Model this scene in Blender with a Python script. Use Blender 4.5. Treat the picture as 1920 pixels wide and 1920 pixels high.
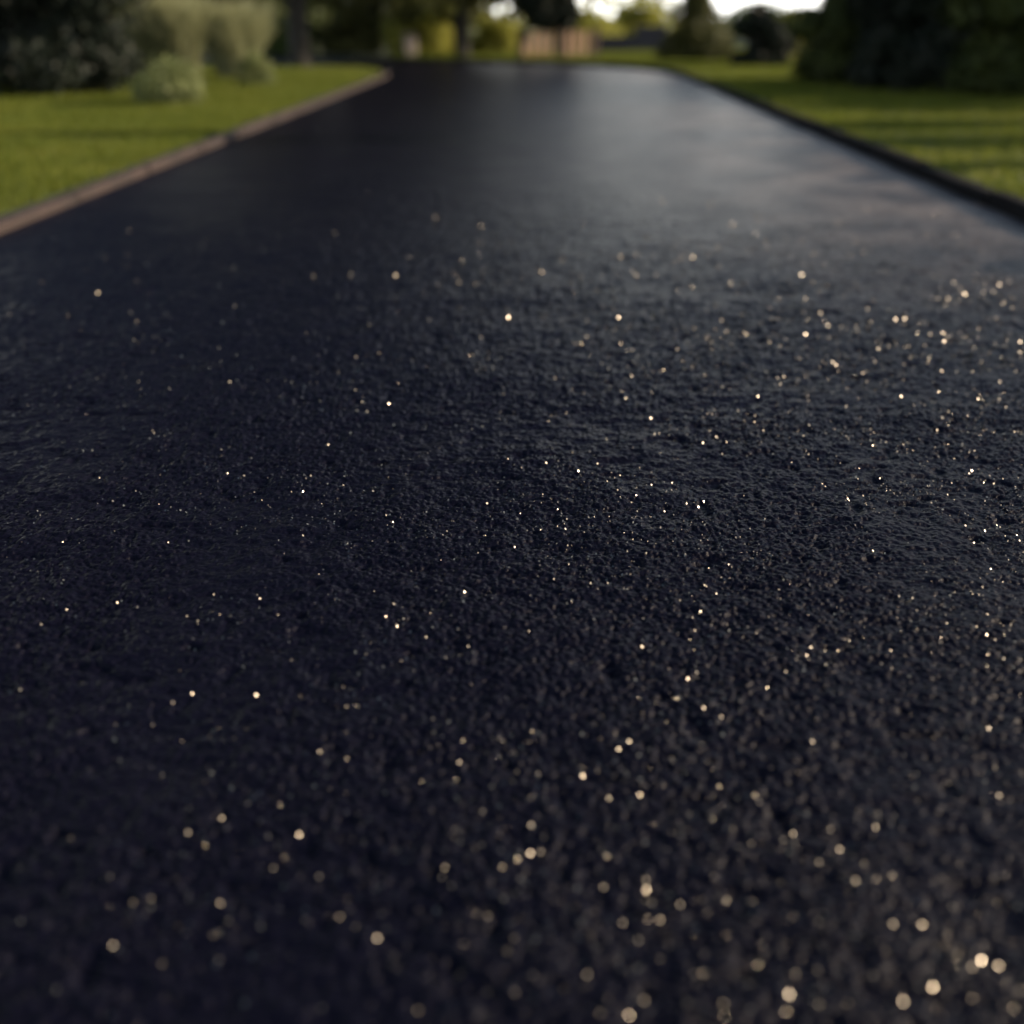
import bpy, math, random
import numpy as np

scene = bpy.context.scene
R = math.radians
for o in list(bpy.data.objects):
    bpy.data.objects.remove(o)

# ------------------------------------------------------------------ camera, sky, sun, exposure
EYE = 0.80
cd = bpy.data.cameras.new('camera')
cd.sensor_width = 36.0
cd.lens = 36.0
cd.clip_start = 0.02
cd.clip_end = 2000
cd.dof.use_dof = True
cd.dof.focus_distance = 1.80
cd.dof.aperture_fstop = 1.28
cd.dof.aperture_blades = 0
cam = bpy.data.objects.new('camera', cd)
scene.collection.objects.link(cam)
cam.location = (0, 0, EYE)
cam.rotation_euler = (R(90 - 25.85), 0, R(1.34))
scene.camera = cam

SUN_AZ = 83.0      # degrees clockwise from +Y (the way the driveway runs)
SUN_EL = 19.0
world = bpy.data.worlds.new("World")
scene.world = world
world.use_nodes = True
wn = world.node_tree
bg = wn.nodes['Background']
sky = wn.nodes.new('ShaderNodeTexSky')
sky.sky_type = 'NISHITA'
sky.sun_disc = False
sky.sun_elevation = R(SUN_EL)
sky.sun_rotation = R(SUN_AZ)
sky.air_density = 1.0
sky.dust_density = 1.0
sky.ozone_density = 1.0
# bright white haze and thin cloud low over the horizon, all the way round
wt = wn.nodes.new('ShaderNodeTexCoord')
wsep = wn.nodes.new('ShaderNodeSeparateXYZ'); wn.links.new(wt.outputs['Generated'], wsep.inputs[0])
wmr = wn.nodes.new('ShaderNodeMapRange'); wmr.interpolation_type = 'SMOOTHSTEP'
wmr.inputs['From Min'].default_value = 0.02; wmr.inputs['From Max'].default_value = 0.34
wmr.inputs['To Min'].default_value = 1.0; wmr.inputs['To Max'].default_value = 0.0
wn.links.new(wsep.outputs['Z'], wmr.inputs['Value'])
wno = wn.nodes.new('ShaderNodeTexNoise'); wno.inputs['Scale'].default_value = 3.0; wno.inputs['Detail'].default_value = 4
wmp = wn.nodes.new('ShaderNodeMapping'); wmp.inputs['Scale'].default_value = (1, 1, 4)
wn.links.new(wt.outputs['Generated'], wmp.inputs[0]); wn.links.new(wmp.outputs[0], wno.inputs['Vector'])
wm = wn.nodes.new('ShaderNodeMath'); wm.operation = 'MULTIPLY_ADD'; wm.inputs[1].default_value = 0.7; wm.inputs[2].default_value = 0.65
wn.links.new(wno.outputs[0], wm.inputs[0])
wm2 = wn.nodes.new('ShaderNodeMath'); wm2.operation = 'MULTIPLY'; wm2.use_clamp = True
wn.links.new(wm.outputs[0], wm2.inputs[0]); wn.links.new(wmr.outputs[0], wm2.inputs[1])
wmix = wn.nodes.new('ShaderNodeMix'); wmix.data_type = 'RGBA'
wn.links.new(wm2.outputs[0], wmix.inputs['Factor'])
wn.links.new(sky.outputs[0], wmix.inputs['A'])
wmix.inputs['B'].default_value = (21.5, 21.2, 19.8, 1)
wn.links.new(wmix.outputs['Result'], bg.inputs['Color'])
bg.inputs['Strength'].default_value = 0.08

sd = bpy.data.lights.new('sun', 'SUN')
sd.energy = 4.0
sd.angle = R(0.53)
sd.color = (1.0, 0.80, 0.58)
sun = bpy.data.objects.new('sun', sd)
scene.collection.objects.link(sun)
az, el = R(SUN_AZ), R(SUN_EL)
sdir = np.array([math.sin(az) * math.cos(el), math.cos(az) * math.cos(el), math.sin(el)])
from mathutils import Vector
sun.rotation_euler = Vector(sdir).to_track_quat('Z', 'Y').to_euler()
sun.location = (20, 5, 12)

scene.view_settings.view_transform = 'Standard'
scene.view_settings.look = 'None'
scene.view_settings.exposure = 1.0
scene.view_settings.gamma = 1.0
scene.render.engine = 'CYCLES'
scene.cycles.max_bounces = 6
scene.cycles.use_denoising = True

rng = np.random.default_rng(7)
random.seed(7)

# ------------------------------------------------------------------ helpers
def tag(o, label=None, cat=None, group=None, kind=None):
    if label: o['label'] = label
    if cat: o['category'] = cat
    if group: o['group'] = group
    if kind: o['kind'] = kind
    return o

def link(o, parent=None):
    scene.collection.objects.link(o)
    if parent is not None:
        o.parent = parent
    return o

def empty(name, loc, label, cat, group=None, rz=0.0):
    o = bpy.data.objects.new(name, None)
    link(o)
    o.empty_display_size = 0.2
    o.location = loc
    o.rotation_euler = (0, 0, rz)
    return tag(o, label, cat, group)

def mesh_np(name, verts, faces, mat, parent=None, smooth=False):
    """verts (n,3); faces: array (m,k) with one k, or a python list"""
    me = bpy.data.meshes.new(name)
    if isinstance(faces, list):
        me.from_pydata([tuple(v) for v in verts], [], faces)
    else:
        verts = np.ascontiguousarray(verts, dtype=np.float32)
        faces = np.ascontiguousarray(faces, dtype=np.int32)
        m, k = faces.shape
        me.vertices.add(len(verts)); me.vertices.foreach_set('co', verts.ravel())
        me.loops.add(m * k); me.loops.foreach_set('vertex_index', faces.ravel())
        me.polygons.add(m)
        me.polygons.foreach_set('loop_start', np.arange(0, m * k, k, dtype=np.int32))
    me.update(calc_edges=True)
    if smooth:
        me.polygons.foreach_set('use_smooth', np.ones(len(me.polygons), dtype=bool))
    me.materials.append(mat)
    o = bpy.data.objects.new(name, me)
    return link(o, parent)

def hash2(ix, iy, seed):
    h = (ix.astype(np.int64) * 374761393 + iy.astype(np.int64) * 668265263 + seed * 974711) & 0xFFFFFFFF
    h = ((h ^ (h >> 13)) * 1274126177) & 0xFFFFFFFF
    h = h ^ (h >> 16)
    h = (h * 2246822519) & 0xFFFFFFFF
    h = h ^ (h >> 15)
    return (h & 0xFFFFFF).astype(np.float32) / 16777216.0

def vnoise(x, y, lam, seed):
    x = x / lam; y = y / lam
    ix = np.floor(x); iy = np.floor(y)
    fx = x - ix; fy = y - iy
    fx = fx * fx * (3 - 2 * fx); fy = fy * fy * (3 - 2 * fy)
    a = hash2(ix, iy, seed); b = hash2(ix + 1, iy, seed)
    c = hash2(ix, iy + 1, seed); d = hash2(ix + 1, iy + 1, seed)
    return (a * (1 - fx) + b * fx) * (1 - fy) + (c * (1 - fx) + d * fx) * fy - 0.5

def pebbles(x, y, lam, seed):
    """domes of packed stones, 0..~1"""
    x = x / lam; y = y / lam
    ix = np.floor(x); iy = np.floor(y)
    best = np.full(x.shape, 0.0, dtype=np.float32)
    for dx in (-1, 0, 1):
        for dy in (-1, 0, 1):
            cx = ix + dx; cy = iy + dy
            px = cx + hash2(cx, cy, seed); py = cy + hash2(cx, cy, seed + 11)
            r = hash2(cx, cy, seed + 23)
            d2 = (x - px) ** 2 + (y - py) ** 2
            best = np.maximum(best, (0.35 + 0.65 * r) * (1 - d2 * 1.2))
    return best

# ------------------------------------------------------------------ materials
def new_mat(name):
    m = bpy.data.materials.new(name)
    m.use_nodes = True
    nt = m.node_tree
    return m, nt, nt.nodes['Principled BSDF']

def ramp(nt, stops, fac):
    n = nt.nodes.new('ShaderNodeValToRGB')
    e = n.color_ramp.elements
    e[0].position, e[0].color = stops[0][0], (*stops[0][1], 1)
    e[1].position, e[1].color = stops[1][0], (*stops[1][1], 1)
    for p, c in stops[2:]:
        x = e.new(p); x.color = (*c, 1)
    nt.links.new(fac, n.inputs[0])
    return n.outputs[0]

def noise(nt, scale, detail=4, rough=0.55, vec=None):
    n = nt.nodes.new('ShaderNodeTexNoise')
    n.inputs['Scale'].default_value = scale
    n.inputs['Detail'].default_value = detail
    n.inputs['Roughness'].default_value = rough
    if vec is not None: nt.links.new(vec, n.inputs['Vector'])
    return n.outputs[0]

def coords(nt):
    return nt.nodes.new('ShaderNodeTexCoord').outputs['Object']

def asphalt_mat():
    m, nt, p = new_mat('sealed_asphalt')
    L = nt.links
    co = coords(nt)
    big = noise(nt, 1.3, 3, 0.5, co)
    # sunlit warmth painted into the base colour, right side further up the drive
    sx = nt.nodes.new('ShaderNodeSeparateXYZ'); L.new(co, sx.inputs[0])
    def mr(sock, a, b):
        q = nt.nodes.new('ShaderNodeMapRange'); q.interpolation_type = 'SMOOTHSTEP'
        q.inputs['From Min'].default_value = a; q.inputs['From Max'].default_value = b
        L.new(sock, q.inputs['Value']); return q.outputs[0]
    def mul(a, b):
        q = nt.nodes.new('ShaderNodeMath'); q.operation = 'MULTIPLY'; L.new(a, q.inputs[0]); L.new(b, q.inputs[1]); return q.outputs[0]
    sunlit_tint = mul(mul(mr(sx.outputs[0], 0.2, 1.9), mr(sx.outputs[1], 2.4, 5.0)), mr(noise(nt, 2.2, 4, 0.6, co), 0.25, 0.7))
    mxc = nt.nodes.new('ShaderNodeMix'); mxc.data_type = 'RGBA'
    L.new(sunlit_tint, mxc.inputs['Factor']); mxc.inputs['B'].default_value = (0.14, 0.12, 0.11, 1)
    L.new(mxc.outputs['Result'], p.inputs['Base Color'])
    L.new(ramp(nt, [(0.3, (0.0028, 0.0028, 0.0085)), (0.7, (0.0044, 0.0044, 0.0105))], big), mxc.inputs['A'])
    fine = noise(nt, 420, 2, 0.6, co)
    med = noise(nt, 120, 3, 0.6, co)
    v = nt.nodes.new('ShaderNodeTexVoronoi'); v.inputs['Scale'].default_value = 95
    L.new(co, v.inputs['Vector'])
    a = nt.nodes.new('ShaderNodeMath'); a.operation = 'MULTIPLY'; a.inputs[1].default_value = 0.5
    L.new(fine, a.inputs[0])
    b = nt.nodes.new('ShaderNodeMath'); b.operation = 'ADD'
    L.new(a.outputs[0], b.inputs[0]); L.new(med, b.inputs[1])
    c = nt.nodes.new('ShaderNodeMath'); c.operation = 'SUBTRACT'
    L.new(b.outputs[0], c.inputs[0]); L.new(v.outputs['Distance'], c.inputs[1])
    bp = nt.nodes.new('ShaderNodeBump')
    bp.inputs['Strength'].default_value = 1.0
    bp.inputs['Distance'].default_value = 0.0022
    L.new(c.outputs[0], bp.inputs['Height'])
    L.new(bp.outputs[0], p.inputs['Normal'])
    rr = nt.nodes.new('ShaderNodeMapRange')
    rr.inputs['To Min'].default_value = 0.27; rr.inputs['To Max'].default_value = 0.44
    L.new(noise(nt, 3.0, 4, 0.6, co), rr.inputs['Value'])
    L.new(rr.outputs[0], p.inputs['Roughness'])
    p.inputs['IOR'].default_value = 1.165
    return m

def mica_mat():
    m, nt, p = new_mat('mineral_flake')
    p.inputs['Base Color'].default_value = (0.008, 0.008, 0.008, 1)
    p.inputs['Roughness'].default_value = 0.28
    p.inputs['IOR'].default_value = 2.4
    p.inputs['Specular Tint'].default_value = (1.0, 0.92, 0.80, 1)
    return m

def leaf_mat(name, c1, c2, c3, trans=0.35, scale=2.0):
    m, nt, p = new_mat(name)
    L = nt.links
    g = nt.nodes.new('ShaderNodeNewGeometry')
    mixv = nt.nodes.new('ShaderNodeMath'); mixv.operation = 'MULTIPLY_ADD'
    L.new(g.outputs['Random Per Island'], mixv.inputs[0]); mixv.inputs[1].default_value = 0.5
    n = noise(nt, scale, 3, 0.6, coords(nt))
    h = nt.nodes.new('ShaderNodeMath'); h.operation = 'MULTIPLY'; h.inputs[1].default_value = 0.55
    L.new(n, h.inputs[0]); L.new(h.outputs[0], mixv.inputs[2])
    col = ramp(nt, [(0.2, c1), (0.55, c2), (0.85, c3)], mixv.outputs[0])
    L.new(col, p.inputs['Base Color'])
    p.inputs['Roughness'].default_value = 0.6
    p.inputs['Specular IOR Level'].default_value = 0.25
    t = nt.nodes.new('ShaderNodeBsdfTranslucent'); L.new(col, t.inputs['Color'])
    mx = nt.nodes.new('ShaderNodeMixShader'); mx.inputs[0].default_value = trans
    L.new(p.outputs[0], mx.inputs[1]); L.new(t.outputs[0], mx.inputs[2])
    L.new(mx.outputs[0], nt.nodes['Material Output'].inputs['Surface'])
    return m

def rough_mat(name, c1, c2, scale=6, bump=0.004, rough=0.85, bscale=None):
    m, nt, p = new_mat(name)
    co = coords(nt)
    n = noise(nt, scale, 5, 0.6, co)
    nt.links.new(ramp(nt, [(0.3, c1), (0.7, c2)], n), p.inputs['Base Color'])
    p.inputs['Roughness'].default_value = rough
    bp = nt.nodes.new('ShaderNodeBump'); bp.inputs['Distance'].default_value = bump
    nt.links.new(noise(nt, bscale or scale * 8, 4, 0.6, co), bp.inputs['Height'])
    nt.links.new(bp.outputs[0], p.inputs['Normal'])
    return m

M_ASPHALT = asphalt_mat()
M_MICA = mica_mat()
M_SOIL = rough_mat('lawn_soil', (0.030, 0.040, 0.010), (0.055, 0.070, 0.016), 3, 0.01)
M_GROUND = rough_mat('meadow_ground', (0.08, 0.10, 0.015), (0.14, 0.15, 0.025), 0.25, 0.02)
M_GRASS = leaf_mat('grass_blade', (0.078, 0.110, 0.012), (0.122, 0.152, 0.016), (0.20, 0.195, 0.03), 0.45, 1.1)
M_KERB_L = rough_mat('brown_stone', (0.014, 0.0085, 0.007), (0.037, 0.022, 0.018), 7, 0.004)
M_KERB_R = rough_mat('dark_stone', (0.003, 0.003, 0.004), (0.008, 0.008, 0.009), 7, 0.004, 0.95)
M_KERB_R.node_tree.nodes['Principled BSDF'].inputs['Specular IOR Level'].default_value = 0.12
M_BARK = rough_mat('bark', (0.008, 0.007, 0.005), (0.024, 0.020, 0.015), 9, 0.02)
M_DARK = leaf_mat('evergreen_leaf', (0.004, 0.007, 0.004), (0.008, 0.013, 0.008), (0.015, 0.023, 0.014), 0.10, 2.2)
M_MIDDARK = leaf_mat('dull_green_leaf', (0.016, 0.024, 0.006), (0.036, 0.050, 0.012), (0.085, 0.105, 0.025), 0.2, 2.0)
M_MID = leaf_mat('green_leaf', (0.025, 0.045, 0.012), (0.05, 0.085, 0.02), (0.11, 0.15, 0.035), 0.35, 1.6)
M_OLIVE = leaf_mat('olive_leaf', (0.03, 0.035, 0.01), (0.06, 0.065, 0.018), (0.12, 0.12, 0.04), 0.3, 1.8)
M_GOLD = leaf_mat('golden_leaf', (0.15, 0.16, 0.028), (0.29, 0.29, 0.055), (0.46, 0.45, 0.12), 0.55, 1.5)
M_PALE = leaf_mat('pale_leaf', (0.12, 0.14, 0.05), (0.20, 0.23, 0.09), (0.27, 0.29, 0.13), 0.45, 5)
M_REED = leaf_mat('reed_blade', (0.20, 0.20, 0.095), (0.30, 0.31, 0.17), (0.42, 0.43, 0.26), 0.5, 3)
M_TAN = rough_mat('tan_timber', (0.24, 0.15, 0.10), (0.38, 0.25, 0.16), 12, 0.002)
M_POST = rough_mat('brown_timber', (0.05, 0.03, 0.022), (0.085, 0.055, 0.04), 12, 0.002)
M_SLATE = rough_mat('slate_wall', (0.020, 0.020, 0.028), (0.040, 0.040, 0.052), 10, 0.006)
M_CAP = rough_mat('slate_cap', (0.035, 0.035, 0.045), (0.06, 0.06, 0.07), 10, 0.003)
M_PALESTONE = rough_mat('pale_stone', (0.13, 0.11, 0.10), (0.20, 0.17, 0.155), 9, 0.004)

# ------------------------------------------------------------------ the driveway
XL, XR = -2.18, 2.10
YJ = 16.0
def surf(x, y):
    fade = np.clip((9.0 - y) / 6.0, 0, 1) ** 1.5
    edge = np.clip(np.minimum(x - XL, XR - x) / 0.05, 0, 1)
    patch = np.clip(vnoise(x, y, 0.23, 61) * 1.6 + 0.95, 0.6, 1.15)
    z = 0.0052 * vnoise(x, y, 0.11, 5) + 0.0040 * vnoise(x * 0.8, y * 1.25, 0.046, 6)
    z = z + patch * (0.0038 * pebbles(x * .78, y, 0.0070, 9) + 0.0026 * vnoise(x * .7, y, 0.0044, 8)) + 0.0044 * vnoise(x * .62, y * 1.15, 0.014, 12) - 0.022 * np.clip(vnoise(x * .7, y, 0.024, 14) - 0.24, 0, 1)
    return (z - 0.002) * fade * edge

xs_c = np.arange(-0.75, 0.75, 0.0015)
def grow(x0, x1, d0, g, dmax):
    out = []; x = x0; d = d0
    while x < x1:
        out.append(x); d = min(d * g, dmax); x += d
    out.append(x1); return np.array(out)
xr_ = grow(0.75, XR, 0.0015, 1.004, 0.004)
xl_ = -grow(0.75, -XL, 0.0015, 1.004, 0.004)[::-1]
xs = np.concatenate([xl_, xs_c[1:], xr_]).astype(np.float32)
ys = []
y = 0.35
while y < YJ:
    ys.append(y)
    y += max(0.0014, min(0.9 * y * y / (EYE * 1024), 0.25))
ys = np.array([-4, -3, -2, -1, -0.4, 0.0, 0.2] + ys[:-1] + [YJ], dtype=np.float32)
nx, ny = len(xs), len(ys)
GX, GY = np.meshgrid(xs, ys)
GZ = surf(GX, GY).astype(np.float32)
V = np.stack([GX, GY, GZ], -1).reshape(-1, 3)
I = np.arange(nx * ny, dtype=np.int32).reshape(ny, nx)
F = np.stack([I[:-1, :-1], I[:-1, 1:], I[1:, 1:], I[1:, :-1]], -1).reshape(-1, 4)

# the bend to the left at the far end: left and right edge curves
edge_r = [(XR, YJ), (2.08, 17.0), (1.95, 18.0), (1.62, 18.9), (1.05, 19.7), (0.25, 20.45), (-0.9, 21.1), (-2.6, 21.8), (-5.0, 22.7), (-12, 25.2), (-30, 31.5)]
edge_l = [(XL, YJ), (-2.22, 16.6), (-2.32, 17.1), (-2.50, 17.5), (-2.80, 17.85), (-3.25, 18.1), (-3.9, 18.35), (-4.8, 18.7), (-6.3, 19.25), (-13, 21.6), (-31, 27.6)]
EV, EF = [], []
K = 8
for a, b in zip(edge_l, edge_r):
    for k in range(K + 1):
        t = k / K
        EV.append((a[0] * (1 - t) + b[0] * t, a[1] * (1 - t) + b[1] * t, 0.0))
base = len(V)
for j in range(len(edge_l) - 1):
    for k in range(K):
        q = base + j * (K + 1) + k
        EF.append((q, q + 1, q + K + 2, q + K + 1))
V = np.concatenate([V, np.array(EV, dtype=np.float32)]); F = np.concatenate([F, np.array(EF, dtype=np.int32)])
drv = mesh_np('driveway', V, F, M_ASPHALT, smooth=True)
tag(drv, 'fresh black sealed asphalt driveway bending left at its far end', None, None, 'structure')

# ground sheet under everything
mesh_np('ground', np.array([(-600, -600, -.03), (600, -600, -.03), (600, 900, -.03), (-600, 900, -.03)]), np.array([[0, 1, 2, 3]]), M_GROUND)['kind'] = 'structure'

# ------------------------------------------------------------------ kerbs: rows of stones
def offset_path(pts, d):
    out = []
    P = [np.array(p, float) for p in pts]
    for i, p in enumerate(P):
        a = P[max(i - 1, 0)]; b = P[min(i + 1, len(P) - 1)]
        t = (b - a) / np.linalg.norm(b - a)
        n = np.array([t[1], -t[0]])
        out.append(p + n * d)
    return out

def resample(pts, step):
    P = np.array(pts, float)
    s = np.concatenate([[0], np.cumsum(np.linalg.norm(np.diff(P, axis=0), axis=1))])
    n = max(2, int(s[-1] / step) + 1)
    t = np.linspace(0, s[-1], n)
    return np.stack([np.interp(t, s, P[:, 0]), np.interp(t, s, P[:, 1])], -1)

def kerb(name, pts, side, w, h, mat, stone, label):
    P = resample(pts, 0.1)
    per = int(stone / 0.1)
    verts, faces = [], []
    i = 0
    while i + per < len(P):
        seg = P[i:i + per + 1].copy()
        # a small joint between stones
        seg[-1] = seg[-1] * 0.72 + seg[-2] * 0.28
        jz = random.uniform(-0.006, 0.006); jo = random.uniform(-0.006, 0.006)
        inner = np.array(offset_path(seg, side * (-0.002 + jo)))
        b = 0.014
        rows = [(0.0 + jo, -0.02), (0.004 + jo, h - b), (b + jo, h), (w - b, h), (w, h - b), (w, -0.02)]
        base_i = len(verts)
        lines = [np.array(offset_path(seg, side * (o_))) for o_, z_ in rows]
        for q in range(len(seg)):
            for r_, (o_, z_) in enumerate(rows):
                z = z_ + (jz + random.uniform(-.0015, .0015) if z_ > 0 else 0)
                verts.append((lines[r_][q][0], lines[r_][q][1], z))
        nr = len(rows)
        for q in range(len(seg) - 1):
            for r_ in range(nr - 1):
                a_ = base_i + q * nr + r_
                faces.append((a_, a_ + 1, a_ + nr + 1, a_ + nr))
        faces.append(tuple(base_i + r_ for r_ in range(nr)))
        faces.append(tuple(base_i + (len(seg) - 1) * nr + r_ for r_ in reversed(range(nr))))
        i += per
    o = mesh_np(name, verts, faces, mat)
    return tag(o, label, None, None, 'structure')

left_path = [(XL, -4)] + edge_l
right_path = [(XR, -4)] + edge_r
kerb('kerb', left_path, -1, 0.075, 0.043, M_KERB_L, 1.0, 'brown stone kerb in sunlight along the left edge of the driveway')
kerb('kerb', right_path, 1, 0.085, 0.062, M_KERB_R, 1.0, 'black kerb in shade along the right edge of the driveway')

# ------------------------------------------------------------------ lawns
LZ = 0.030
def sheet(name, pts, z, mat, label):
    o = mesh_np(name, [(p[0], p[1], z) for p in pts], [tuple(range(len(pts)))], mat)
    return tag(o, label, None, None, 'structure')
lo = [tuple(p) for p in offset_path(left_path, -0.10)]
ro = [tuple(p) for p in offset_path(right_path, 0.10)]
left_lawn = lo + [(-31, 27.4), (-31, -4)]
right_lawn = ro + [(-30, 60), (60, 60), (60, -4)]
sheet('lawn', left_lawn, LZ, M_SOIL, 'lawn on the left of the driveway')
sheet('lawn', right_lawn, LZ, M_SOIL, 'lawn on the right of the driveway and beyond its bend')

def inside(px, py, poly):
    r = np.zeros(px.shape, bool)
    n = len(poly)
    for i in range(n):
        x1, y1 = poly[i]; x2, y2 = poly[(i + 1) % n]
        c = ((y1 > py) != (y2 > py)) & (px < (x2 - x1) * (py - y1) / ((y2 - y1) + 1e-12) + x1)
        r ^= c
    return r

def grass(name, poly, x0, x1, y0, y1, n, label, ymax_dense):
    # density falls with distance
    u = rng.random(n)
    yy = y0 * (y1 / y0) ** u
    xx = rng.uniform(x0, x1, n)
    k = inside(xx, yy, poly)
    xx, yy = xx[k], yy[k]
    n = len(xx)
    dens = 0.6 + 0.8 * (vnoise(xx, yy, 0.5, 3) + 0.5)
    hgt = rng.uniform(0.022, 0.050, n) * dens * np.where(yy > 8, 1.15, 1.0)
    wid = 0.0022 * np.maximum(1.0, yy / 3.5) * rng.uniform(0.8, 1.3, n)
    a = rng.uniform(0, 2 * np.pi, n)
    lean = rng.uniform(0.1, 0.9, n) * hgt
    la = rng.uniform(0, 2 * np.pi, n)
    dx, dy = np.cos(a) * wid, np.sin(a) * wid
    tx, ty = xx + np.cos(la) * lean, yy + np.sin(la) * lean
    z = np.full(n, LZ - 0.002)
    v = np.stack([np.stack([xx - dx, yy - dy, z], -1), np.stack([xx + dx, yy + dy, z], -1), np.stack([tx, ty, z + hgt], -1)], 1).reshape(-1, 3)
    f = np.arange(3 * n).reshape(n, 3)
    o = mesh_np(name, v, f, M_GRASS)
    return tag(o, label, 'grass', None, 'stuff')
gl = [tuple(p) for p in offset_path(left_path, -0.125)] + [(-31, 27.4), (-31, -4)]
gr = [tuple(p) for p in offset_path(right_path, 0.125)] + [(-30, 60), (60, 60), (60, -4)]
grass('grass', gl, -8.5, -2.2, 2.0, 24, 420000, 'short mown grass of the lawn left of the driveway', 12)
grass('grass', gr, -3.0, 8.5, 2.0, 30, 480000, 'short mown grass of the lawn right of the driveway', 12)

# ------------------------------------------------------------------ glinting mineral flakes in the seal coat
def flakes():
    n = 2200000
    yy = 0.45 + (5.6 - 0.45) * rng.random(n) ** 1.35
    xx = rng.uniform(XL + .03, XR - .03, n)
    keep = rng.random(n) < np.clip(0.42 + 1.5 * vnoise(xx, yy, 0.16, 77) + 1.3 * vnoise(xx, yy, 0.04, 78), 0.03, 1)
    keep &= rng.random(n) < np.clip(0.36 + 0.42 * xx, 0.10, 1) * np.clip((5.7 - yy) / 4.0, 0, 1) ** 1.7
    keep &= np.abs(xx) < 0.62 * yy + 0.55
    xx, yy = xx[keep], yy[keep]; n = len(xx)
    zz = surf(xx, yy) + 0.0009
    # facet normals: mostly up, spread wide
    th = R(32) * np.sqrt(-2 * np.log(rng.random(n) + 1e-9)); th = np.minimum(th, R(80))
    k2 = th > R(30); xx, yy, zz, th = xx[k2], yy[k2], zz[k2], th[k2]; n = len(xx); ph = rng.uniform(0, 2 * np.pi, n)
    N = np.stack([np.sin(th) * np.cos(ph), np.sin(th) * np.sin(ph), np.cos(th)], -1)
    A = np.cross(N, np.stack([np.cos(ph + 1.3), np.sin(ph + 1.3), 0.3 * np.ones(n)], -1)); A /= np.linalg.norm(A, axis=1)[:, None]
    B = np.cross(N, A)
    r = 0.00035 + 0.0019 * rng.random(n) ** 4
    r = r * np.clip(yy / 1.6, 0.9, 1.8)
    C = np.stack([xx, yy, zz + r * np.sin(th) * 0.6], -1)
    vs = []
    for k in range(5):
        t = 2 * np.pi * k / 5 + rng.uniform(-.3, .3, n)
        rr = (r * rng.uniform(0.7, 1.2, n))[:, None]
        vs.append(C + A * np.cos(t)[:, None] * rr + B * np.sin(t)[:, None] * rr)
    v = np.stack(vs, 1).reshape(-1, 3)
    f = np.arange(5 * n).reshape(n, 5)
    o = mesh_np('mineral_flakes', v, f, M_MICA)
    tag(o, 'tiny glinting mineral flakes scattered in the black asphalt', 'mineral grit', None, 'stuff')
flakes()

# ------------------------------------------------------------------ plants
def leaf_cloud(blobs, n, size, aspect=1.6, shell=0.55, seed=1):
    """blobs: (x,y,z,rx,ry,rz). Leaves spread through clumped volume. returns verts, faces"""
    g = np.random.default_rng(seed)
    B = np.array(blobs, float)
    w = (B[:, 3] * B[:, 4] * B[:, 5]) ** 0.75; w /= w.sum()
    idx = g.choice(len(B), n, p=w)
    d = g.normal(size=(n, 3)); d /= np.linalg.norm(d, axis=1)[:, None]
    rad = 1 - shell * g.random(n) ** 1.6
    rad *= 1 + 0.10 * g.normal(size=n)
    C = B[idx, :3] + d * rad[:, None] * B[idx, 3:6]
    s = size * g.uniform(0.6, 1.35, n)
    N = d + 0.9 * g.normal(size=(n, 3)); N /= np.linalg.norm(N, axis=1)[:, None]
    T = np.cross(N, g.normal(size=(n, 3))); T /= np.linalg.norm(T, axis=1)[:, None]
    U = np.cross(N, T)
    a = s[:, None] * aspect * 0.5; b = s[:, None] * 0.5
    v = np.stack([C - T * a, C + U * b, C + T * a, C - U * b], 1).reshape(-1, 3)
    return v, np.arange(4 * n).reshape(n, 4)

def clumps(cx, cy, z0, z1, r, n, seed, prof=lambda t: 1.0, size=0.35):
    g = random.Random(seed)
    out = []
    for i in range(n):
        t = g.random()
        R_ = r * prof(t)
        a = g.uniform(0, 2 * math.pi)
        q = R_ * math.sqrt(g.random()) * 0.85
        s = r * size * g.uniform(0.6, 1.3)
        out.append((cx + q * math.cos(a), cy + q * math.sin(a), z0 + (z1 - z0) * t, s, s, s * g.uniform(0.6, 0.95)))
    return out

def tube(path, radii, seg=10):
    verts, faces = [], []
    P = [Vector(p) for p in path]
    for i, p in enumerate(P):
        t = (P[min(i + 1, len(P) - 1)] - P[max(i - 1, 0)]).normalized()
        u = t.orthogonal().normalized(); w = t.cross(u)
        for k in range(seg):
            a = 2 * math.pi * k / seg
            rr = radii[i] * (1 + 0.10 * math.sin(3 * a + i) + random.uniform(-.04, .04))
            verts.append(p + (u * math.cos(a) + w * math.sin(a)) * rr)
    for i in range(len(P) - 1):
        for k in range(seg):
            a = i * seg + k; b = i * seg + (k + 1) % seg
            faces.append((a, b, b + seg, a + seg))
    faces.append(tuple(range(seg))[::-1]); faces.append(tuple(range((len(P) - 1) * seg, len(P) * seg)))
    return verts, faces

def join(parts):
    V_, F_ = [], []
    for v, f in parts:
        b = len(V_); V_ += [tuple(q) for q in v]; F_ += [tuple(i + b for i in q) for q in f]
    return V_, F_

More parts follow.
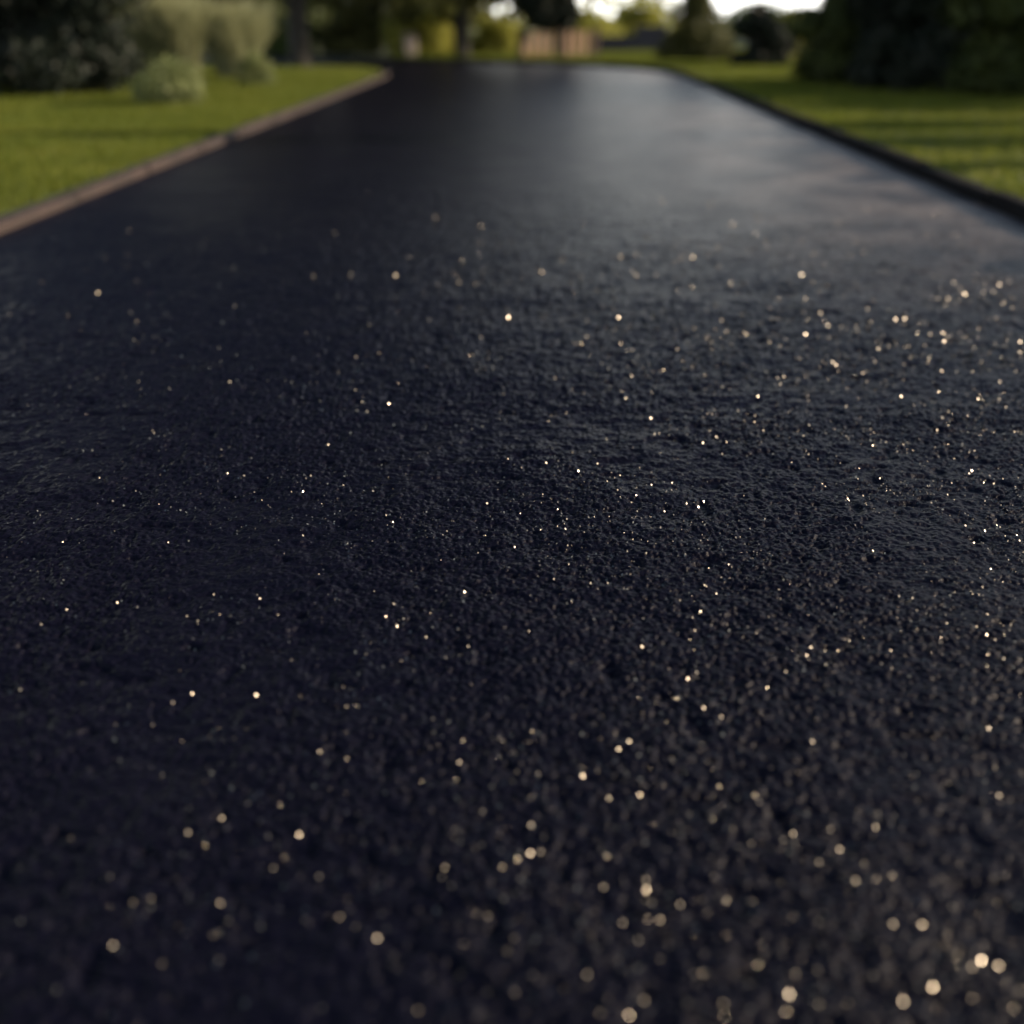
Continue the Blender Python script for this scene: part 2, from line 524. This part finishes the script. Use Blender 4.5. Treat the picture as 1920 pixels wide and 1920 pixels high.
def limbs(h, r0, n, reach, zlo, seed, lean=(0, 0)):
    g = random.Random(seed)
    parts = []
    path = [(0, 0, -0.15), (0.0, 0, 0.12), (lean[0] * .3, lean[1] * .3, h * .35), (lean[0] * .7, lean[1] * .7, h * .7), (lean[0], lean[1], h)]
    parts.append(tube(path, [r0 * 1.5, r0 * 1.08, r0 * .85, r0 * .5, r0 * .12]))
    for i in range(n):
        z = zlo + (h * .9 - zlo) * (i + g.random() * .6) / n
        f = z / h
        a = g.uniform(0, 2 * math.pi)
        L_ = reach * (1 - 0.55 * f) * g.uniform(.7, 1.1)
        bx, by = lean[0] * f, lean[1] * f
        r = r0 * (1 - f) * .5 + .012
        pts = [(bx, by, z)]
        for k in (1, 2, 3):
            t = k / 3
            pts.append((bx + math.cos(a + .15 * k) * L_ * t, by + math.sin(a + .15 * k) * L_ * t, z + L_ * (.55 * t - .15 * t * t)))
        parts.append(tube(pts, [r, r * .7, r * .45, r * .15], 6))
    return join(parts)

def plant_tree(name, loc, h, r0, blobs, nleaf, lsize, mat, label, cat='tree', group=None, zlo=None, reach=1.5, seed=1, nl=9, lean=(0, 0), shell=.55):
    root = empty(name, loc, label, cat, group)
    v, f = limbs(h * .85, r0, nl, reach, zlo if zlo is not None else h * .3, seed, lean)
    mesh_np('trunk', v, f, M_BARK, root, True)
    v, f = leaf_cloud(blobs, nleaf, lsize, seed=seed, shell=shell)
    mesh_np('crown', v, f, mat, root)
    return root

def shrub(name, loc, r, h, nleaf, lsize, mat, label, seed, prof=None, cat='shrub', group=None, nb=None, size=.38):
    prof = prof or (lambda t: (0.85 + .3 * t) if t < .5 else 1.0 * math.sqrt(max(0.05, 1 - ((t - .5) / .6) ** 2)))
    root = empty(name, loc, label, cat, group)
    s = r * size
    blobs = clumps(0, 0, s * .6, h - s * .6, r * .9, nb or 26, seed, prof, size)
    p0 = prof(0.05)
    blobs += [(r * p0 * .72 * math.cos(k * .785 + seed), r * p0 * .72 * math.sin(k * .785 + seed), s * .55, s * .8, s * .8, s * .6) for k in range(8)]
    v, f = leaf_cloud(blobs, nleaf, lsize, seed=seed)
    v[:, 2] = np.maximum(v[:, 2], 0.0)
    mesh_np('foliage', v, f, mat, root)
    g = random.Random(seed)
    parts = []
    for k in range(5):
        a = g.uniform(0, 6.28); q = r * .45
        parts.append(tube([(0, 0, -.1), (q * .4 * math.cos(a), q * .4 * math.sin(a), h * .3), (q * math.cos(a), q * math.sin(a), h * .75)], [.03, .02, .008], 6))
    vv, ff = join(parts)
    mesh_np('stem', vv, ff, M_BARK, root, True)
    return root

def reed(name, loc, r, h, n, label, seed, group=None):
    g = np.random.default_rng(seed)
    a = g.uniform(0, 2 * np.pi, n); q = r * .45 * np.sqrt(g.random(n))
    bx, by = q * np.cos(a), q * np.sin(a)
    aa = a + g.normal(0, .5, n)
    H = h * g.uniform(.6, 1.08, n); O = r * g.uniform(.1, .9, n)
    w = g.uniform(.004, .009, n); wa = g.uniform(0, 2 * np.pi, n)
    rows = []
    for t, ww in ((0, .7), (.4, 1), (.75, .9), (1, .15)):
        x = bx + np.cos(aa) * O * t ** 2; y = by + np.sin(aa) * O * t ** 2
        z = H * (t - .12 * t ** 3)
        rows.append(np.stack([x - np.cos(wa) * w * ww, y - np.sin(wa) * w * ww, z], -1))
        rows.append(np.stack([x + np.cos(wa) * w * ww, y + np.sin(wa) * w * ww, z], -1))
    v = np.stack(rows, 1).reshape(-1, 3)
    b = np.arange(n)[:, None] * 8
    f = np.concatenate([b + np.array([[0, 1, 3, 2]]), b + np.array([[2, 3, 5, 4]]), b + np.array([[4, 5, 7, 6]])])
    o = mesh_np(name, v, f, M_REED)
    o.location = loc
    return tag(o, label, 'ornamental grass', group)

Z = LZ
# left garden
shrub('evergreen_shrub', (-5.75, 12.0, Z), 1.55, 3.4, 34000, .055, M_DARK, 'tall dark evergreen shrub at the far left edge of the lawn', 11, nb=40, size=.32)
reed('ornamental_grass', (-5.15, 14.6, Z), .70, 1.15, 1900, 'taller pale clump of ornamental grass beside the dark evergreen shrub', 21, 'tall ornamental grasses behind the lawn')
reed('ornamental_grass', (-4.05, 14.9, Z), .58, 1.08, 1500, 'smaller pale clump of ornamental grass nearer the tree trunk', 22, 'tall ornamental grasses behind the lawn')
reed('ornamental_grass', (-4.62, 14.45, Z), .45, 1.10, 1500, 'middle clump of ornamental grass in front of the other two', 23, 'tall ornamental grasses behind the lawn')
shrub('round_shrub', (-3.50, 10.4, Z), .36, .40, 3200, .035, M_PALE, 'low round silvery green shrub in front of the ornamental grasses', 31, size=.45, group='low silvery shrubs')
shrub('round_shrub', (-3.42, 13.4, Z), .24, .36, 2000, .03, M_PALE, 'small silvery shrub at the foot of the smaller ornamental grass', 32, size=.45, group='low silvery shrubs')

# big tree on the left with a low hanging crown
g = random.Random(5)
bl = clumps(0, 0, 2.2, 8.6, 3.6, 60, 5, lambda t: 0.75 + .5 * math.sin(math.pi * min(1, t * 1.1)) - .5 * t * t, .26)
bl += [(-.55, -.2, 1.25, .35, .35, .55), (-.9, -.3, 1.6, .5, .5, .5), (.9, .3, 1.5, .6, .6, .5), (1.5, .2, 1.3, .5, .5, .42), (2.2, .4, 1.4, .55, .6, .5)]
plant_tree('broadleaf_tree', (-3.80, 17.85, Z - .02), 9.0, .155, bl, 26000, .14, M_OLIVE, 'tall tree with a bare dark trunk on the lawn tip at the bend', zlo=1.6, reach=3.2, seed=5, nl=12)
bl = clumps(0, 0, 1.7, 7.0, 2.6, 40, 15, lambda t: .8 + .35 * math.sin(math.pi * t) - .4 * t * t, .30)  # out-of-view tree added to block sky reflected in the left of the driveway
plant_tree('broadleaf_tree', (-6.9, 6.6, Z - .02), 7.2, .15, bl, 13000, .13, M_OLIVE, 'unseen leafy tree beside the left lawn, added to darken the driveway', zlo=1.6, reach=2.2, seed=15, nl=9)
# dark tree beyond the bend
bl = clumps(-.9, 0, 1.3, 8.0, 3.0, 55, 6, lambda t: 0.9 + .25 * math.sin(math.pi * t) - .5 * t * t, .28)
bl += [(-1.2, -.2, 1.05, .75, .5, .4), (-2.1, 0, 1.15, .7, .5, .4), (-.2, 0, 1.05, .45, .4, .4)]
plant_tree('broadleaf_tree', (-1.55, 23.1, Z - .02), 8.4, .15, bl, 24000, .15, M_OLIVE, 'dark tree standing just beyond the bend with low drooping branches', zlo=1.3, reach=2.8, seed=6, nl=10, lean=(-.4, 0))
# small round crowned tree in the middle
bl = clumps(.55, 0, .72, 2.3, .62, 26, 7, lambda t: .8 + .5 * math.sin(math.pi * t), .42)
plant_tree('round_tree', (-.38, 22.3, Z - .02), 2.1, .05, bl, 12000, .07, M_DARK, 'small dark round crowned tree above the tan timber fence', zlo=.7, reach=.8, seed=7, nl=8, lean=(.55, 0))
# cone shaped tree on the right
cone = lambda t: max(.12, 1.0 - .85 * t)
shrub('conical_shrub', (2.98, 21.4, Z), .86, 1.40, 9000, .05, M_OLIVE, 'cone shaped olive green shrub beyond the right lawn', 41, cone, size=.30, nb=40)
shrub('round_shrub', (3.72, 18.9, Z), .56, .92, 7000, .05, M_DARK, 'dark round shrub left of the yellow bush', 42, size=.36)
shrub('golden_shrub', (4.95, 22.2, Z), .42, .90, 4000, .05, M_GOLD, 'small yellow bush between the dark round shrub and the right hedge', 43, size=.4)
# right hand hedge shrubs
HG = 'large dark shrubs along the right lawn'
shrub('evergreen_shrub', (4.05, 14.3, Z), .88, 1.2, 17000, .055, M_MIDDARK, 'leftmost large dark shrub of the right lawn', 51, group=HG, nb=40, size=.34)
shrub('evergreen_shrub', (4.45, 12.9, Z), 1.0, 1.4, 26000, .055, M_DARK, 'second large dark shrub from the left on the right lawn', 52, group=HG, nb=44, size=.34)
shrub('evergreen_shrub', (5.05, 12.2, Z), .90, 1.5, 26000, .055, M_MIDDARK, 'faintly greener shrub second from the right edge of the picture', 54, group=HG, nb=44, size=.34)
shrub('evergreen_shrub', (5.95, 11.7, Z), .98, 1.6, 26000, .055, M_DARK, 'dark shrub at the right edge of the picture', 53, group=HG, nb=44, size=.34)

# beyond the bend: sunlit shrubs
BG = 'sunlit shrubs beyond the bend'
shrub('golden_shrub', (-2.55, 25.0, Z), .95, 1.15, 8500, .06, M_GOLD, 'large golden shrub behind the pale stone marker', 61, group=BG)
shrub('olive_shrub', (-4.2, 25.2, Z), .80, .90, 5000, .07, M_OLIVE, 'dull olive shrub behind the far road left of the golden shrub', 62)
shrub('golden_shrub', (-7.6, 28.4, Z), .90, .85, 5000, .07, M_GOLD, 'golden shrub seen just left of the bare dark trunk', 63, group=BG)
shrub('pale_shrub', (-.95, 25.6, Z), .70, .72, 6000, .06, M_GOLD, 'pale yellow green shrub between the dark tree and the small round tree', 64, group=BG)
shrub('golden_shrub', (1.35, 31.0, Z), 1.1, .85, 5500, .08, M_GOLD, 'wide yellow green shrub behind the tan timber fence', 65, group=BG)
shrub('green_shrub', (2.9, 33.0, Z), .8, 1.15, 4500, .08, M_GOLD, 'taller yellow green shrub behind the dark slate wall', 66, group=BG)
shrub('green_shrub', (-5.6, 24.9, Z), .7, .8, 4000, .07, M_MID, 'mid green shrub behind the far road near the trunk', 67)

shrub('green_shrub', (8.4, 42, Z), 1.7, 1.15, 4500, .10, M_MID, 'broad far green shrub showing behind the dark round shrub', 68)

# distant trees
far = [(-16, 33, 6.5, 3.4, M_MID, 'mid green tree beyond the bend, leftmost behind the evergreen shrub'),
       (-11.2, 29, 5.5, 2.4, M_MID, 'green tree behind the left side of the ornamental grasses'),
       (-8.6, 33, 6.5, 2.4, M_MIDDARK, 'darker tree behind the right side of the ornamental grasses'),
       (-10.2, 44, 7.5, 3.2, M_MID, 'distant green tree seen left of the bare trunk'),
       (-6.4, 40, 7.0, 3.0, M_OLIVE, 'distant olive tree seen right of the bare trunk'),
       (-3.9, 36, 6.5, 1.9, M_OLIVE, 'distant olive tree behind the golden shrub'),
       (-5.4, 58, 7, 2.6, M_GOLD, 'distant golden tree showing left of the dark tree'),
       (1.9, 42, 4.2, 2.3, M_GOLD, 'thin leaved pale yellow tree behind the timber fence, sky showing through'),
       (5.0, 47, 3.4, 2.0, M_GOLD, 'thin leaved yellow tree behind the slate wall'),
       (-2.3, 52, 4.5, 2.2, M_GOLD, 'thin leaved yellow tree left of the small round tree'),
       (10.5, 32, 2.4, 1.7, M_MID, 'distant low green tree behind the yellow bush'),
       (14, 36, 3.6, 2.6, M_OLIVE, 'distant olive tree behind the right shrubs')]
for i, (x, y, h, r, m, lab) in enumerate(far):
    bl = clumps(0, 0, h * .10, h * .95, r, 38, 80 + i, lambda t: .8 + .35 * math.sin(math.pi * t) - .4 * t * t, .3)
    bl += [(r * .7 * math.cos(k), r * .5 * math.sin(k), .9, r * .4, r * .35, .75) for k in range(6)]
    plant_tree('distant_tree', (x, y, Z - .02), h, .16, bl, 550 if 'thin leaved' in lab else 13000, .17, m, lab, group='distant trees', zlo=h * .2, reach=r * .8, seed=80 + i, nl=7)

# planting beside the right lawn whose shadows cross the grass and the driveway
bl = clumps(0, 0, 5.4, 8.0, 1.7, 24, 95, lambda t: 1 - .5 * t, .30)
plant_tree('garden_tree', (9.6, 9.15, Z - .02), 7.8, .30, bl, 6000, .15, M_MID, 'tall tree with a long bare trunk right of the lawn', zlo=5.2, reach=1.4, seed=95, nl=7)
spots = [(5.15, 4.05, .22, 1.30), (5.35, 5.0, .28, 1.42), (5.1, 6.35, .22, 1.15), (5.9, 7.7, .55, 1.55), (6.1, 9.0, .30, 1.25), (6.6, 10.5, .7, 1.6)]
where = ['nearest to the camera', 'second from the camera', 'third from the camera', 'fourth from the camera', 'fifth from the camera', 'farthest from the camera']
for i, (x, y, r_, h_) in enumerate(spots):
    shrub('upright_shrub', (x, y, Z), r_, h_, 3500, .05, M_MID, 'narrow upright shrub in the row right of the lawn, ' + where[i], 120 + i, lambda t: 1.0 - .35 * t, group='upright shrubs beside the right lawn', size=.55, nb=14)

# ------------------------------------------------------------------ garden structures beyond the bend
def box(x0, x1, y0, y1, z0, z1, b=0.004):
    import bmesh
    bm = bmesh.new()
    bmesh.ops.create_cube(bm, size=1)
    for v in bm.verts:
        v.co = ((x0 + x1) / 2 + v.co.x * (x1 - x0), (y0 + y1) / 2 + v.co.y * (y1 - y0), (z0 + z1) / 2 + v.co.z * (z1 - z0))
    bmesh.ops.bevel(bm, geom=list(bm.edges), offset=b, segments=1, affect='EDGES')
    bm.verts.index_update()
    out = ([tuple(v.co) for v in bm.verts], [tuple(v.index for v in f.verts) for f in bm.faces])
    bm.free()
    return out

fence = empty('timber_fence', (0.42, 22.9, Z), 'low tan timber fence of upright boards in the middle beyond the bend', 'fence', rz=R(24))
for (a, b) in ((-.80, -.12), (.16, .78)):
    parts = []
    x = a
    while x < b - .05:
        parts.append(box(x, x + .11, -.012, .012, .04, .50 + random.uniform(-.01, .01)))
        x += .185
    parts.append(box(a, b, .016, .05, .12, .17)); parts.append(box(a, b, .016, .05, .36, .41))
    v, f = join(parts)
    mesh_np('board_panel', v, f, M_TAN, fence)
for x in (-.86, -.03, .10, .85):
    v, f = join([box(x - .04, x + .04, -.045, .035, -.1, .54), box(x - .05, x + .05, -.055, .045, .543, .565)])
    mesh_np('post', v, f, M_POST, fence)

wall = empty('slate_wall', (2.2, 26.9, Z), 'low stepped wall of dark slate left of the cone shaped shrub', 'wall')
v, f = join([box(-.80, .10, -.12, .12, -.1, .30), box(.103, .85, -.12, .12, -.1, .52)])
mesh_np('wall_body', v, f, M_SLATE, wall)
v, f = join([box(-.83, .098, -.15, .15, .303, .34), box(.08, .88, -.15, .15, .523, .56)])
mesh_np('coping', v, f, M_CAP, wall)

mk = empty('stone_marker', (-2.70, 23.7, Z), 'small pale stone marker in front of the golden shrub', 'stone marker', rz=R(20))
v, f = box(-.125, .125, -.08, .08, -.05, .40, .03)
mesh_np('shaft', v, f, M_PALESTONE, mk)
v, f = box(-.155, .155, -.10, .10, .403, .44, .012)
mesh_np('cap', v, f, M_PALESTONE, mk)
